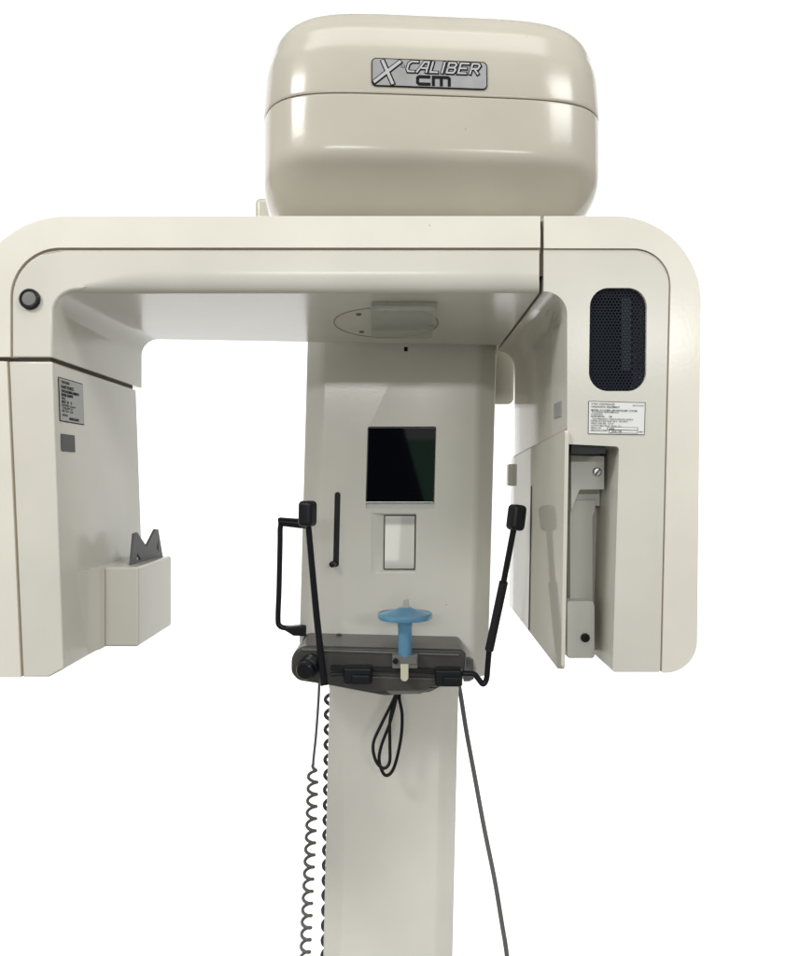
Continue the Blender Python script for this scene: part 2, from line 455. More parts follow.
# bracket plate that shows between carriage and right housing
pl = rounded([(P(470, 0, .53).x, ZC + .36), (P(515.5, 0, .53).x, ZC + .36, .02), (P(514, 0, .53).x, P(0, 404, .53).z, .012), (P(470, 0, .53).x, P(0, 404, .53).z)], 6)
pl2 = rounded([(P(470, 0, .53).x, P(0, 330, .53).z), (P(515.5, 0, .53).x, P(0, 347, .53).z, .022), (P(514, 0, .53).x, P(0, 404, .53).z, .012), (P(470, 0, .53).x, P(0, 404, .53).z)], 6)
link('side_bracket', prism_bm(pl2, .53, .62, [(ENDS, .006, 3)]), CREAM, carriage, wn=True)
b = box_bm((P(380, 0, .55).x, .62, ZC + .452), (.50, .16, .215), .012, 4)
link('top_bracket', b, CREAM, carriage, wn=True)
# patient handle on the left flank
hy = YC + .03
h = tube_bm(catmull([P(312, 521, hy), P(300, 521, hy), P(284, 521.5, hy), P(280.5, 526, hy), P(280, 545, hy), P(279, 590, hy), P(278, 618, hy), P(279.5, 625.5, hy), P(286, 628, hy), P(300, 628, hy), P(312, 628, hy)], 6), .0052, 14)
h2 = tube_bm([P(278.5, 521.8, hy), P(280, 521.6, hy), P(300, 523.5, hy), P(314, 523.5, hy)], lambda t: .0075 + .003 * t, 14)
h3 = prism_bm(rounded(face_px([(281, 627, 2), (312, 623.5), (312, 635.5), (294, 635)], hy), 4), hy - .011, hy + .011, [(ENDS, .003, 3)])
handle = link('patient_handle', merge(h, h2, h3), BLACK, carriage)

# ---- overhead arm: rim, front panel and underside are solid all the way back
def yback(x): return .37 + (x + .457) * .10
XS = 540.5                                             # joint with the right housing
outer = [(XS, 216), (-32, 216, 96), (-29.5, 357), (10.1, 357), (10.1, 247.6, 50), (XS, 247.6)]
poly = rounded(face_px(outer), 14)
def is_outer(x, z, w_):
    if w_ != 'front': return False
    zz = ZC + (478 - 240) * S0
    return z > zz or x < P(-1, 0, 0).x
bm = prism_bm(poly, 0, yback, [(is_outer, .025, 8), (lambda x, z, w_: w_ == 'front', .0022, 2)])
arm_rim_bm = bm
inner = [(XS, 248.9), (XS, 291), (170, 291), (150, 291), (134, 291), (120, 291), (108, 291), (97, 291), (87, 291), (79, 291), (52, 291, 22), (52, 357), (11.4, 357), (11.4, 248.9, 49)]
poly = rounded(face_px(inner), 14)
def is_under(x, z, w_):
    return w_ == 'front' and z < ZC + (478 - 285) * S0 and z > ZC + (478 - 296) * S0 and x > P(80, 0, 0).x
def is_inner(x, z, w_):
    if w_ != 'front': return False
    return (z < ZC + (478 - 268) * S0 and z > ZC + (478 - 292) * S0 and x > P(66, 0, 0).x and x < P(XS - 2, 0, 0).x)
bm = prism_bm(poly, .002, yback)
lay = bm.edges.layers.float.new('bevel_weight_edge')
BW = .027
zu, xk = ZC + (478 - 291) * S0, P(52, 0, 0).x
for e in bm.edges:
    ys = [v.co.y for v in e.verts]; m_ = (e.verts[0].co + e.verts[1].co) / 2
    if e.calc_face_angle(0) < R(20): continue
    if max(ys) < .0021:
        e[lay] = .0022 / BW
        if m_.z < zu + .0305 and m_.z > zu - .032 and m_.x < P(XS - 3, 0, 0).x and m_.x > xk - .002:
            t = max(0, min(1, (m_.x - xk) / .135)); e[lay] = (.0035 + (BW - .0035) * t * t * (3 - 2 * t)) / BW
        elif abs(m_.x - xk) < .003: e[lay] = .0035 / BW
    elif min(ys) > .1 and m_.z < ZC + .28 and m_.x < .17: e[lay] = .006 / BW
arm = link('overhead_arm', bm, PANEL, mach, wn=False)
md = arm.modifiers.new('bevel', 'BEVEL'); md.limit_method = 'WEIGHT'; md.width = BW; md.segments = 7; md.use_clamp_overlap = False
bpy.context.view_layer.update(); bake(arm)
arm.data.polygons.foreach_set('use_smooth', [True] * len(arm.data.polygons)); arm.data.set_sharp_from_angle(angle=R(50)); weight(arm)
link('outer_rim', arm_rim_bm, RIM, arm, wn=True, angle=50)

def ribbon_bm(pts, y0, y1, wd):
    """dark gasket that fills a seam: a strip along a polyline in the face plane"""
    bm = bmesh.new(); rows = []
    for i, p in enumerate(pts):
        a = pts[max(i - 1, 0)]; c = pts[min(i + 1, len(pts) - 1)]
        t = (Vector(c) - Vector(a)).normalized(); n = Vector((-t.y, t.x)) * wd / 2
        q = Vector(p)
        rows.append([bm.verts.new((v.x, y, v.y)) for v, y in ((q - n, y0), (q + n, y0), (q + n, y1), (q - n, y1))])
    for a, b in zip(rows, rows[1:]):
        for k in range(4): bm.faces.new((a[k], a[(k + 1) % 4], b[(k + 1) % 4], b[k]))
    bm.faces.new(rows[0]); bm.faces.new(rows[-1][::-1])
    return bm
sp = rounded(face_px([(10.7, 357.5), (10.7, 248.3, 49), (XS, 248.3)]), 14)
# (open polyline: drop the fillets the closing edge would add)
link('panel_seam', ribbon_bm(sp, .0032, .05, .012), SEAM, arm, smooth=False)

# joint slabs
b = prism_bm(rounded(face_px([(XS - 6, 219), (XS + 7, 219), (XS + 7, 288.5), (XS - 6, 288.5)]), 4), .022, .40)
link('joint_gasket', b, GASK, arm, smooth=False)
b = merge(prism_bm(face_px([(XS - 6, 229), (XS + 7, 229), (XS + 7, 275), (XS - 6, 275)]), .006, .03), prism_bm(face_px([(XS - 6, 217.5), (XS + 7, 217.5), (XS + 7, 231), (XS - 6, 231)]), .016, .4))
link('joint_gasket', b, GASK, arm, smooth=False)
b = box_bm((P(11, 0, 0).x, .1715, P(0, 359.4, 0).z), (.097, .326, .010), .002)
link('joint_gasket', b, GASK, arm, smooth=False)

# round button on the left of the panel
k = lathe_bm([(0, 0), (.0135, 0), (.0135, .004), (.012, .0055), (.0105, .0055), (.0100, .003)], P(30.5, 299.5, .002), (0, -1, 0), 40)
but = link('round_button', k, BLACK, arm)
k = lathe_bm([(0, 0), (.0098, 0), (.0098, .004), (.0085, .0055), (0, .006)], P(30.5, 299.5, .002), (0, -1, 0), 40)
link('button_cap', k, MGREY, but)

# oval cover, its screws and a grey-green translucent block under the arm
ZU = P(0, 291, 0).z
def under(px, py):
    d = (ZU - ZC) * 800 / (478 - py)
    return Vector(((px - 400) * d / 800, CAMY + d, ZU))
cy0, cy1 = under(0, 307.5).y, under(0, 337.5).y
cx = under(386, 322).x; rx = 52.5 * (under(0, 322).y - CAMY) / 800
ring = bmesh.new(); N = 96; rws = []
for i in range(N):
    a = 2 * math.pi * i / N
    c, s = math.cos(a), math.sin(a)
    x = cx + rx * c; y = (cy0 + cy1) / 2 + (cy1 - cy0) / 2 * s
    n = Vector((c / rx, s / ((cy1 - cy0) / 2))).normalized() * .0011
    rws.append([ring.verts.new((x - n.x, y - n.y, ZU + .004)), ring.verts.new((x - n.x, y - n.y, ZU - .0006)), ring.verts.new((x + n.x, y + n.y, ZU - .0006)), ring.verts.new((x + n.x, y + n.y, ZU + .004))])
for i in range(N):
    a, b = rws[i], rws[(i + 1) % N]
    for k in range(3): ring.faces.new((a[k], a[k + 1], b[k + 1], b[k]))
disc = link('cover_disc', ring, SEAM, arm)
for px, py in ((358.5, 314), (361.5, 331.5), (431.5, 325)):
    screw(arm, under(px, py), (0, 0, -1), .0042, DARKSTEEL)
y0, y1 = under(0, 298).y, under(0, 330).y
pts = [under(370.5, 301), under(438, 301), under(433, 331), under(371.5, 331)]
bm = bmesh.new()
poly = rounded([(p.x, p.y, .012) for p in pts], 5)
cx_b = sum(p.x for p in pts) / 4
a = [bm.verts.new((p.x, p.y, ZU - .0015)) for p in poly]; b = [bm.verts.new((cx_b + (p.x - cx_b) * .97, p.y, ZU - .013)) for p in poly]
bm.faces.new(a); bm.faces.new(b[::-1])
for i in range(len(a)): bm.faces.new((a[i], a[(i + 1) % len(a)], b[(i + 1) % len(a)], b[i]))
link('translucent_block', bm, GREYGREEN, arm, angle=40)

# ---- left housing (tube side)
lrim = [(-29, 361.3), (6.6, 361.3), (20.6, 677.5), (-14, 677.5, 14)]
bm = prism_bm(rounded(face_px(lrim), 8), 0, .34, [(lambda x, z, w_: w_ == 'front' and x < P(-5, 0, 0).x, .012, 5), (FRONT, .0025, 2)])
left_rim_bm = bm
lpan = [(8.2, 361.3), (52, 361.3, 3), (63, 669.5, 2), (48, 677.5, 8), (22.2, 677.5)]
bm = prism_bm(rounded(face_px(lpan), 5), .002, .333, [(FRONT, .003, 3)])
tube = link('tube_housing', bm, PANEL, mach, wn=True, angle=40)
link('outer_rim', left_rim_bm, RIM, tube, wn=True)
link('panel_seam', ribbon_bm([Vector(p[:2]) for p in face_px([(7.5, 363), (21.3, 676)])], .0035, .05, .010), SEAM, tube, smooth=False)

# label and sticker on the inner flank: the flank runs from px 57 to px 63 on the face plane
def flank(py_, y, off=.0):
    x = P(52 + 11 * (py_ - 362) / 302, 0, 0).x
    return Vector((x + off, y, 0))
def flank_quad(y0, y1, z0, z1, off):
    out = []
    for y, z in ((y0, z1), (y1, z1), (y1, z0), (y0, z0)):
        py = 478 - (z - ZC) / S0
        out.append(Vector((flank(py, 0).x + off, y, z)))
    return out
def flank_label(name, y0, y1, z0, z1, m, lines=None):
    bm = bmesh.new()
    for off, ins, mi in (((.0008, 0, 1), (.0011, .0012, 0)) if lines else ((.0009, 0, 0),)):
        v = [bm.verts.new(p) for p in flank_quad(y0 + ins, y1 - ins, z0 + ins, z1 - ins, off)]
        f = bm.faces.new(v); f.material_index = mi
    if lines:
        for t, u, v_, size, bold in lines:
            tb = setmat(text_bm(t, size, bold), 1)
            for vv in tb.verts:
                z = z1 - v_ + vv.co.y; y = y0 + u + vv.co.x
                py = 478 - (z - ZC) / S0
                vv.co = Vector((flank(py, 0).x + .0014, y, z))
            bm = merge(bm, tb)
    return link(name, bm, [m, INK] if lines else m, tube, smooth=False, recalc=False)
LZ1, LZ0 = P(0, 376.5, .015).z, P(0, 421, .015).z
flank_label('rating_label', .016, .098, LZ0, LZ1, FOIL, [
    ('TUBE HEAD', .008, .0075, .005, .0002), ('X-RAY SOURCE', .007, .0140, .0058, .0003), ('TUBE HOUSING ASSEMBLY', .007, .0195, .0050, .0003),
    ('MODEL NUMBER', .007, .0245, .0050, .0003), ('SERIAL', .007, .0290, .0045, .0001), ('INPUT  AC   60', .007, .0340, .0050, .0002), ('FILTRATION   2.5 mm Al', .007, .0382, .0042, .0001),
    ('FOCAL SPOT  0.5', .010, .0420, .0042, .0001), ('MAX  90 kV   10 mA', .007, .0460, .0042, .0001), ('LEAKAGE', .007, .0515, .0042, .0001), ('MADE IN JAPAN', .030, .0555, .0045, .0003)])
flank_label('dark_sticker', .018, .063, P(0, 451, .015).z, P(0, 433.5, .015).z, SQUARE)

# slot box on the flank
bx0, bx1 = -.452, -.386
bz0, bz1 = ZC - .2493, ZC - .1313
b = box_bm(((bx0 + bx1) / 2, (.13 + .302) / 2, (bz0 + bz1) / 2), (bx1 - bx0, .172, bz1 - bz0), .004, 4)
sbox = link('slot_box', b, PANEL, tube)
cut(sbox, box_bm((-.4095, .232, bz1), (.0075, .15, .06), 0)); weight(sbox)
mp = rounded([(-.462, .052), (-.4465, .052), (-.4425, .085, .02), (-.4345, .108, .012), (-.4335, .1265, .002), (-.462, .1265)], 6)
mb_ = plan_bm(mp, bz0 + .001, bz1 + .0005)
link('box_mount', mb_, PANEL, tube, angle=50)
b = box_bm((-.444, .1285, (bz0 + bz1) / 2), (.0185, .006, bz1 - bz0 - .006), 0)
link('box_gasket', b, SEAM, tube, smooth=False)

# ---- right housing (detector side)
rout = [(544, 216), (702, 216, 86), (697, 673, 32), (662, 673, 1), (671.6, 248.5, 37), (544, 248.3)]
def r_outer(x, z, w_):
    if w_ != 'front': return False
    return (z > P(0, 238, 0).z) or (x > P(683, 0, 0).x) or (z < P(0, 655, 0).z and x > P(672, 0, 0).x)
bm = prism_bm(rounded(face_px(rout), 14), 0, .50, [(r_outer, .025, 8), (FRONT, .0022, 2)])
right_rim_bm = bm
rin = [(544, 249.6), (670.2, 249.8, 35), (660.6, 672.5, 2), (613, 672.5, 2), (619.5, 446.5, 3.5), (567.5, 444), (567.5, 291, 36), (544, 291)]
poly = rounded(face_px(rin), 12)
def r_in(x, z, w_):
    return w_ == 'front' and x < P(575, 0, 0).x and z > P(0, 440, 0).z and x > P(545, 0, 0).x and z < P(0, 262, 0).z
bm = prism_bm(poly, .002, .11, [(r_in, .013, 8), (FRONT, .002, 2), (lambda x, z, w_: w_ == 'side' and z < P(0, 665, 0).z, .003, 2)])
det = link('detector_housing', bm, PANEL, mach, angle=50)
vent_o = rounded(face_px([(590.5, 287.5, 19), (647.5, 287.5, 19), (646.5, 391, 19), (589, 391, 19)]), 10)
cut(det, prism_bm(vent_o, -.05, .2)); weight(det)
link('outer_rim', right_rim_bm, RIM, det, wn=True, angle=50)
sp = rounded(face_px([(661.3, 671.5), (670.9, 249.1, 36), (544, 249)]), 12)
link('panel_seam', ribbon_bm(sp, .0032, .05, .011), SEAM, det, smooth=False)
# body behind the front panel
body = [(544.3, 255), (664, 255, 30), (658, 668), (569, 668), (569, 291, 36), (544.3, 290.7)]
bx = rounded(face_px(body), 10)
link('rear_body', prism_bm(bx, .1105, .50), CREAM, det, wn=True, angle=50)

# scuffs on the rounded inner corner
for th0, th1, ya, yb_ in ((.62, .50, .03, .10), (.50, .34, .06, .13), (.36, .26, .02, .085), (.80, .74, .05, .09)):
    rows_ = []
    bm = bmesh.new()
    for i in range(13):
        t = i / 12; th = th0 + (th1 - th0) * t + .02 * math.sin(t * 7); y = ya + (yb_ - ya) * t
        wd = .0009 * math.sin(math.pi * (.06 + .88 * t)) + .0002
        vs_ = []
        for dth in (-wd / .047, wd / .047):
            p = P(531.5 + 36 * math.cos(th + dth), 327 - 36 * math.sin(th + dth), 0)
            n_ = Vector((-math.cos(th), 0, -math.sin(th)))
            vs_.append(bm.verts.new(Vector((p.x, y, p.z)) + n_ * .0007))
        rows_.append(vs_)
    for a, b in zip(rows_, rows_[1:]): bm.faces.new((a[0], a[1], b[1], b[0]))
    link('scuff', bm, SCUFF, det, wn=False)

# vent grille: a perforated sheet with a circuit board and a dark box behind it
gx0, gx1 = P(587, 0, .014).x, P(650, 0, .014).x
gz0, gz1 = P(0, 393, .014).z, P(0, 284, .014).z
pitch = .00445
gb = bmesh.new()
def hexcell(cx_, cz_, y):
    ro, ri = pitch / math.sqrt(3), pitch * .355
    o_ = [gb.verts.new((cx_ + ro * math.cos(R(60 * k + 30)), y, cz_ + ro * math.sin(R(60 * k + 30)))) for k in range(6)]
    i_ = [gb.verts.new((cx_ + ri * math.cos(R(60 * k + 30)), y, cz_ + ri * math.sin(R(60 * k + 30)))) for k in range(6)]
    i2 = [gb.verts.new((v.co.x, y + .0012, v.co.z)) for v in i_]
    for k in range(6):
        gb.faces.new((o_[k], o_[(k + 1) % 6], i_[(k + 1) % 6], i_[k]))
        gb.faces.new((i_[k], i_[(k + 1) % 6], i2[(k + 1) % 6], i2[k]))
row = 0; z = gz0
while z < gz1:
    x = gx0 + (pitch / 2 if row % 2 else 0)
    while x < gx1:
        hexcell(x, z, .007); x += pitch
    z += pitch * math.sqrt(3) / 2; row += 1
bmesh.ops.remove_doubles(gb, verts=gb.verts, dist=1e-5)
grille = link('vent_grille', gb, MESHM, det, smooth=False)
b = box_bm(((gx0 + gx1) / 2, .065, (gz0 + gz1) / 2), (gx1 - gx0, .002, gz1 - gz0), 0)
link('vent_back', b, BLACKM, grille, smooth=False)
b = box_bm((P(626, 0, .02).x, .020, P(0, 336, .03).z), (.0135, .004, .098), .001)
link('circuit_board', b, PCB, grille, smooth=False)

# rating label below the grille
def front_label(name, corners, m, border=True, lines=(), boxes=()):
    tl, tr, br, bl = [Vector((p[0], p[1])) for p in corners]
    W_, H_ = 100., 100.
    def at(u, v): return tl.lerp(tr, u).lerp(bl.lerp(br, u), v)
    def quad(bm, u0, v0, u1, v1, y, mi):
        vs = []
        for u, v in ((u0, v0), (u0, v1), (u1, v1), (u1, v0)):
            q_ = at(u, v); vs.append(bm.verts.new(P(q_.x, q_.y, y)))
        f = bm.faces.new(vs); f.material_index = mi
    bm = bmesh.new()
    quad(bm, 0, 0, 1, 1, .0014, 1)
    quad(bm, .010, .018, .990, .982, .0011, 0)
    for u0, v0, u1, v1 in boxes:
        quad(bm, u0, v0, u1, v1, .0008, 1); quad(bm, u0 + .008, v0 + .012, u1 - .008, v1 - .012, .0006, 0)
    wpx = (tr - tl).length
    for t, u, v, size, bold in lines:
        tb = setmat(text_bm(t, size * .84, bold * .35), 1)
        for vv in tb.verts:
            uu = u + vv.co.x / wpx; v2 = v - vv.co.y / (bl - tl).length
            q_ = at(uu, v2); vv.co = P(q_.x, q_.y, .0003)
        bm = merge(bm, tb)
    return link(name, bm, [m, INK], det, smooth=False)
front_label('rating_label', [(588.5, 401), (645.5, 402.5), (644.5, 435), (588, 434)], PAPER, lines=[
    ('X-RAY CONTROLLER', .05, .105, 2.9, .04), ('MADE IN JAPAN', .78, .115, 1.9, .02),
    ('DIAGNOSTIC EQUIPMENT', .05, .19, 2.9, .06), ('MODEL X-CALIBER CM PANORAMIC SYSTEM', .05, .29, 2.75, .05),
    ('TO FEDERAL PERFORMANCE', .06, .345, 2.5, .02), ('STANDARDS', .05, .41, 2.4, .03), ('SERIES MODEL      CM', .05, .48, 2.6, .05),
    ('LINE FREQUENCY AND PHASE 60Hz SINGLE', .07, .555, 2.5, .02), ('RATED AC VOLTAGE 100 V  120 VOLT', .05, .62, 2.6, .05),
    ('INPUT LINE RES   0.15 A', .05, .69, 2.6, .04), ('OUTPUT MAX 90 kV  10 mA  15 s', .05, .76, 2.5, .04),
    ('SERIAL NO', .05, .83, 2.5, .03), ('MANUFACTURED', .05, .905, 2.5, .04), ('56900', .37, .85, 2.6, .08), ('JUNE 1998', .42, .925, 2.6, .06), ('60Hz', .90, .925, 2.3, .05)],
    boxes=[(.34, .77, .88, .865), (.37, .862, .88, .955)])

# shield panel: thin plate along the opening, seam above it, slit and small sticker
XI = P(567.2, 0, 0).x
def side_poly(pts): return pts
sp_ = [(-.004, P(0, 430, 0).z), (.50, ZC + .0385), (.50, ZC - .2455), (.02, ZC - .2545), (-.004, ZC - .250)]
bm = bmesh.new()
pr = rounded([(p[0], p[1], .006) for p in sp_], 5)
a = [bm.verts.new((XI - .0035, p.x, p.y)) for p in pr]; b = [bm.verts.new((XI + .0015, p.x, p.y)) for p in pr]
bm.faces.new(a); bm.faces.new(b[::-1])
for i in range(len(a)): bm.faces.new((a[i], a[(i + 1) % len(a)], b[(i + 1) % len(a)], b[i]))
es = [e for e in bm.edges if abs(e.verts[0].co.x - e.verts[1].co.x) < 1e-6]
bmesh.ops.bevel(bm, geom=es, offset=.0012, segments=2, affect='EDGES', clamp_overlap=True)
shear(bm, .017, P(0, 430, 0).z)
shield = link('shield_panel', bm, SHIELDM, det, wn=True)
def at_flank(px, x): # depth at which the flank plane shows at px
    return x * 800 / (px - 400) + CAMY
yy = at_flank(532.5, XI - .0035)
b = box_bm((XI - .0036, yy, (P(0, 486, yy).z + P(0, 630, yy).z) / 2), (.0018, .0065, P(0, 486, yy).z - P(0, 630, yy).z), 0)
shear(b, .017, P(0, 430, 0).z)
link('panel_slit', b, BLACKM, shield, smooth=False)
b = box_bm((XI - .006, .492, P(0, 475, .49).z), (.012, .03, .042), .002)
shear(b, .017, P(0, 430, 0).z)
link('hinge_block', b, CREAM, shield)
# seam along the top of the plate
b = bmesh.new()
for dx in (0,):
    v = [b.verts.new((XI - .0008, y, z)) for y, z in ((.004, P(0, 430, 0).z - .003), (.50, ZC + .037), (.50, ZC + .0415), (.004, P(0, 430, 0).z + .0018))]
    v2 = [b.verts.new((XI + .004, y.co.y, y.co.z)) for y in v]
    b.faces.new(v); b.faces.new(v2[::-1])
    for i in range(4): b.faces.new((v[i], v[(i + 1) % 4], v2[(i + 1) % 4], v2[i]))
link('panel_seam', b, SEAM, det, smooth=False)
y0, y1 = at_flank(561.5, XI), at_flank(554.5, XI)
b = box_bm((XI - .0004, (y0 + y1) / 2, (P(0, 400, y0).z + P(0, 417, y0).z) / 2), (.0012, abs(y1 - y0), .0205), 0)
link('grey_sticker', b, FOIL, det, smooth=False)

# bracket and blocks inside the opening
yb0 = .055
def opn(px, py, y): return P(px, py, y)
b = prism_bm([(opn(x, y, yb0).x, opn(x, y, yb0).z) for x, y in ((571, 455), (604.5, 456), (604.5, 489.5), (580, 490), (571, 512))], yb0, .09, [(FRONT, .0015, 2)])
br = link('mount_bracket', b, BGREY, det)
b = box_bm(P(586, 480, .10), (.036, .02, .075), .002)
link('bracket_arm', b, BGREY, br)
b = prism_bm([(p.x, p.z) for p in (P(570, 500, .085), P(596, 500, .085), P(595, 512, .085), P(593, 517, .085), P(593, 605, .085), P(570, 605, .085))], .085, .108, [(FRONT, .0015, 2)])
link('bracket_bar', b, BGREY, br)
b = prism_bm(rounded([(p.x, p.z, .004) for p in (P(567, 601, .06), P(593.5, 601, .06), P(595, 606, .06), P(595, 658.5, .06), P(567, 658.5, .06))], 3), .06, .108, [(FRONT, .002, 2)])
blk = link('lower_block', b, BGREY, det)
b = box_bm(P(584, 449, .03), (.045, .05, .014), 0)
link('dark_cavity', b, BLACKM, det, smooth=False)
screw(det, P(597, 472, yb0), (0, -1, 0), .0062, STEEL, .9)
k = lathe_bm([(0, 0), (.0062, 0), (.0062, .003), (.005, .0042), (.0032, .0042), (.0028, .002), (0, .002)], P(585, 637.5, .06), (0, -1, 0), 24)
link('screw', k, BLACK, det)

# ---- top housing above the arm
HX, HY = .036, .285
HA, HB, HN = .2485, .262, 5.4
HYAW = R(4.2)
def side_ins(z):
    t = max(0, min(1, (.425 - z) / (.425 - .363)))
    return .047 * t ** 2.1 + (.02 if z < .3635 else 0)
def head_pt(th, z, ins):
    a, b = HA - (ins if z > .5 else side_ins(z)), HB - ins
    c, s = math.cos(th), math.sin(th)
    x = a * math.copysign(abs(c) ** (2 / HN), c); y = b * math.copysign(abs(s) ** (2 / HN), s)
    return x, y
def head_rot(x, y, z):
    return Vector((HX + x * math.cos(HYAW) - y * math.sin(HYAW), HY + x * math.sin(HYAW) + y * math.cos(HYAW), ZC + z))
def shell(rows, name, m, parent):
    N = 160; bm = bmesh.new(); rr = []
    for z, ins in rows:
        if ins is None: rr.append([bm.verts.new(head_rot(0, 0, z))]); continue
        # even spacing along the superellipse
        pts = [head_pt(2 * math.pi * i / 1200, z, ins) for i in range(1200)]
        L = [0]
        for i in range(1200):
            p, q = pts[i], pts[(i + 1) % 1200]; L.append(L[-1] + math.hypot(p[0] - q[0], p[1] - q[1]))
        r_ = []; j = 0
        for k in range(N):
            t = L[-1] * k / N
            while L[j + 1] < t: j += 1
            f = (t - L[j]) / max(1e-9, L[j + 1] - L[j])
            p, q = pts[j], pts[(j + 1) % 1200]
            r_.append(bm.verts.new(head_rot(p[0] + (q[0] - p[0]) * f, p[1] + (q[1] - p[1]) * f, z)))
        rr.append(r_)
    for a, b in zip(rr, rr[1:]):
        for k in range(N):
            k2 = (k + 1) % N
            if len(a) == 1: bm.faces.new((a[0], b[k], b[k2]))
            elif len(b) == 1: bm.faces.new((a[k], a[k2], b[0]))
            else: bm.faces.new((a[k], a[k2], b[k2], b[k]))
    return link(name, bm, m, parent, angle=50)
def arc(z0, i0, z1, i1, n=6, out=True):
    r_ = []
    for k in range(1, n + 1):
        t = k / n * math.pi / 2
        if out: r_.append((z0 + (z1 - z0) * math.sin(t), i0 + (i1 - i0) * (1 - math.cos(t))))
        else: r_.append((z0 + (z1 - z0) * (1 - math.cos(t)), i0 + (i1 - i0) * math.sin(t)))
    return r_
ZS = .514
low = [(ZS - .004, .03), (ZS - .0014, .006), (ZS - .0018, .0010), (ZS - .0035, .0002), (.49, 0), (.46, .0), (.445, .0004), (.438, .0012), (.432, .0030), (.427, .0062), (.421, .0112), (.409, .0235), (.395, .037), (.382, .049), (.372, .060), (.366, .070), (.363, .090), (.363, None)]
ths = shell(low, 'top_housing', HEADM, mach)
up = [(ZS + .003, .03), (ZS + .0001, .005), (ZS + .0001, .0010), (ZS + .003, -.0003), (.540, .0005), (.565, .002), (.580, .0042), (.590, .008)] + [(.590 + .062 * math.sin(t), .008 + .058 * (1 - math.cos(t)) + .004 * t) for t in [k / 8 * math.pi / 2 for k in range(1, 9)]] + [(.6555, .11), (.6565, None)]
lid = shell(up, 'housing_lid', HEADM, mach)
gas = shell([(ZS + .006, .02), (ZS + .006, .0025), (ZS - .008, .0025), (ZS - .008, .02)], 'lid_seam', SEAM, ths)

# name badge with its lettering, following the curve of the lid
def ins_at(z):
    for (za, ia), (zb, ib) in zip(up[1:], up[2:]):
        if ib is None: break
        if za <= z <= zb and zb > za: return ia + (ib - ia) * (z - za) / (zb - za)
    return 0
SB = 1.072 / 800
BX = -.0155
def badge(u, v, off):
    """u right, v down, in photo pixels from the badge centre"""
    x = BX + u * SB; z = .5415 - v * SB
    i = ins_at(z); a, b = HA - i, HB - i
    y = -b * (1 - min(1, abs(x / a)) ** HN) ** (1 / HN)
    return head_rot(x, y - off, z)
bdg = bmesh.new()
def badge_plate(hw, hh, r, off, mi, thick):
    poly = rounded([(-hw, -hh, r), (hw, -hh, r), (hw, hh, r), (-hw, hh, r)], 5)
    NX, NV = 24, 6
    # grid clipped to the rounded outline: columns run between the outline's top and bottom
    def lim(x):
        d = abs(x) - (hw - r)
        return hh if d <= 0 else hh - r + math.sqrt(max(0, r * r - d * d))
    xs = sorted(set([-hw + r * (1 - math.cos(k / 6 * math.pi / 2)) for k in range(7)] + [-hw + r + (2 * hw - 2 * r) * k / NX for k in range(NX + 1)] + [hw - r + r * math.sin(k / 6 * math.pi / 2) for k in range(7)]))
    g = [[bdg.verts.new(badge(x, -lim(x) + 2 * lim(x) * j / NV, off)) for j in range(NV + 1)] for x in xs]
    for a, b in zip(g, g[1:]):
        for j in range(NV): bdg.faces.new((a[j], a[j + 1], b[j + 1], b[j])).material_index = mi
    rim_ = [(c[0]) for c in g] + [v for v in g[-1][1:]] + [c[-1] for c in reversed(g[:-1])] + [v for v in reversed(g[0][1:-1])]
    lo = [bdg.verts.new(v.co + Vector((0, thick, 0))) for v in rim_]
    for i in range(len(lo)):
        j = (i + 1) % len(lo)
        bdg.faces.new((rim_[i], rim_[j], lo[j], lo[i])).material_index = mi
badge_plate(58.2, 14.3, 4.6, .0016, 1, .004)
badge_plate(57.2, 13.3, 3.9, .0019, 0, .001)
def stroke(pts, wd, off, mi, closed=False):
    """polyline of constant width on the badge, mitred joints"""
    pts = [Vector(p) for p in pts]
    fine = []
    for a, b in zip(pts, pts[1:]):
        k = max(1, int((b - a).length / 2.5))
        fine += [a.lerp(b, i / k) for i in range(k)]
    fine.append(pts[-1])
    L, Rr = [], []
    for i, p in enumerate(fine):
        d0 = (p - fine[i - 1]).normalized() if i else None
        d1 = (fine[i + 1] - p).normalized() if i < len(fine) - 1 else None
        d0 = d0 or d1; d1 = d1 or d0
        n0 = Vector((-d0.y, d0.x)); n1 = Vector((-d1.y, d1.x))
        m = (n0 + n1); m = m / max(.35, 1 + n0.dot(n1)) if m.length > .1 else n0
        q = p
        if i == 0: q = p - d1 * wd / 2 * .8
        if i == len(fine) - 1: q = p + d0 * wd / 2 * .8
        L.append(bdg.verts.new(badge(*(q + m * wd / 2), off))); Rr.append(bdg.verts.new(badge(*(q - m * wd / 2), off)))
    for i in range(len(fine) - 1):
        bdg.faces.new((L[i], L[i + 1], Rr[i + 1], Rr[i])).material_index = mi
GL = {'C': [[(.95, .02), (.30, .02), (.06, .25), (.06, .75), (.22, .98), (.82, .98)]],
      'A': [[(-.08, 1), (.42, .02), (.88, .02), (.88, 1)], [(.34, .62), (.88, .62)]],
      'L': [[(.08, 0), (.08, .98), (.80, .98)]], 'I': [[(.2, 0), (.2, 1)]],
      'B': [[(.08, .98), (.08, .02), (.72, .02), (.88, .18), (.74, .48), (.08, .48)], [(.74, .48), (.92, .68), (.78, .98), (.08, .98)]],
      'E': [[(.90, .02), (.08, .02), (.08, .98), (.84, .98)], [(.08, .5), (.76, .5)]],
      'R': [[(.08, 1), (.08, .02), (.72, .02), (.88, .2), (.74, .52), (.08, .52)], [(.42, .52), (.90, 1)]]}
off = [.0020]
def both(pts, wb, ws):
    off[0] += .000012; stroke(pts, wb, off[0], 1)
inner_strokes = []
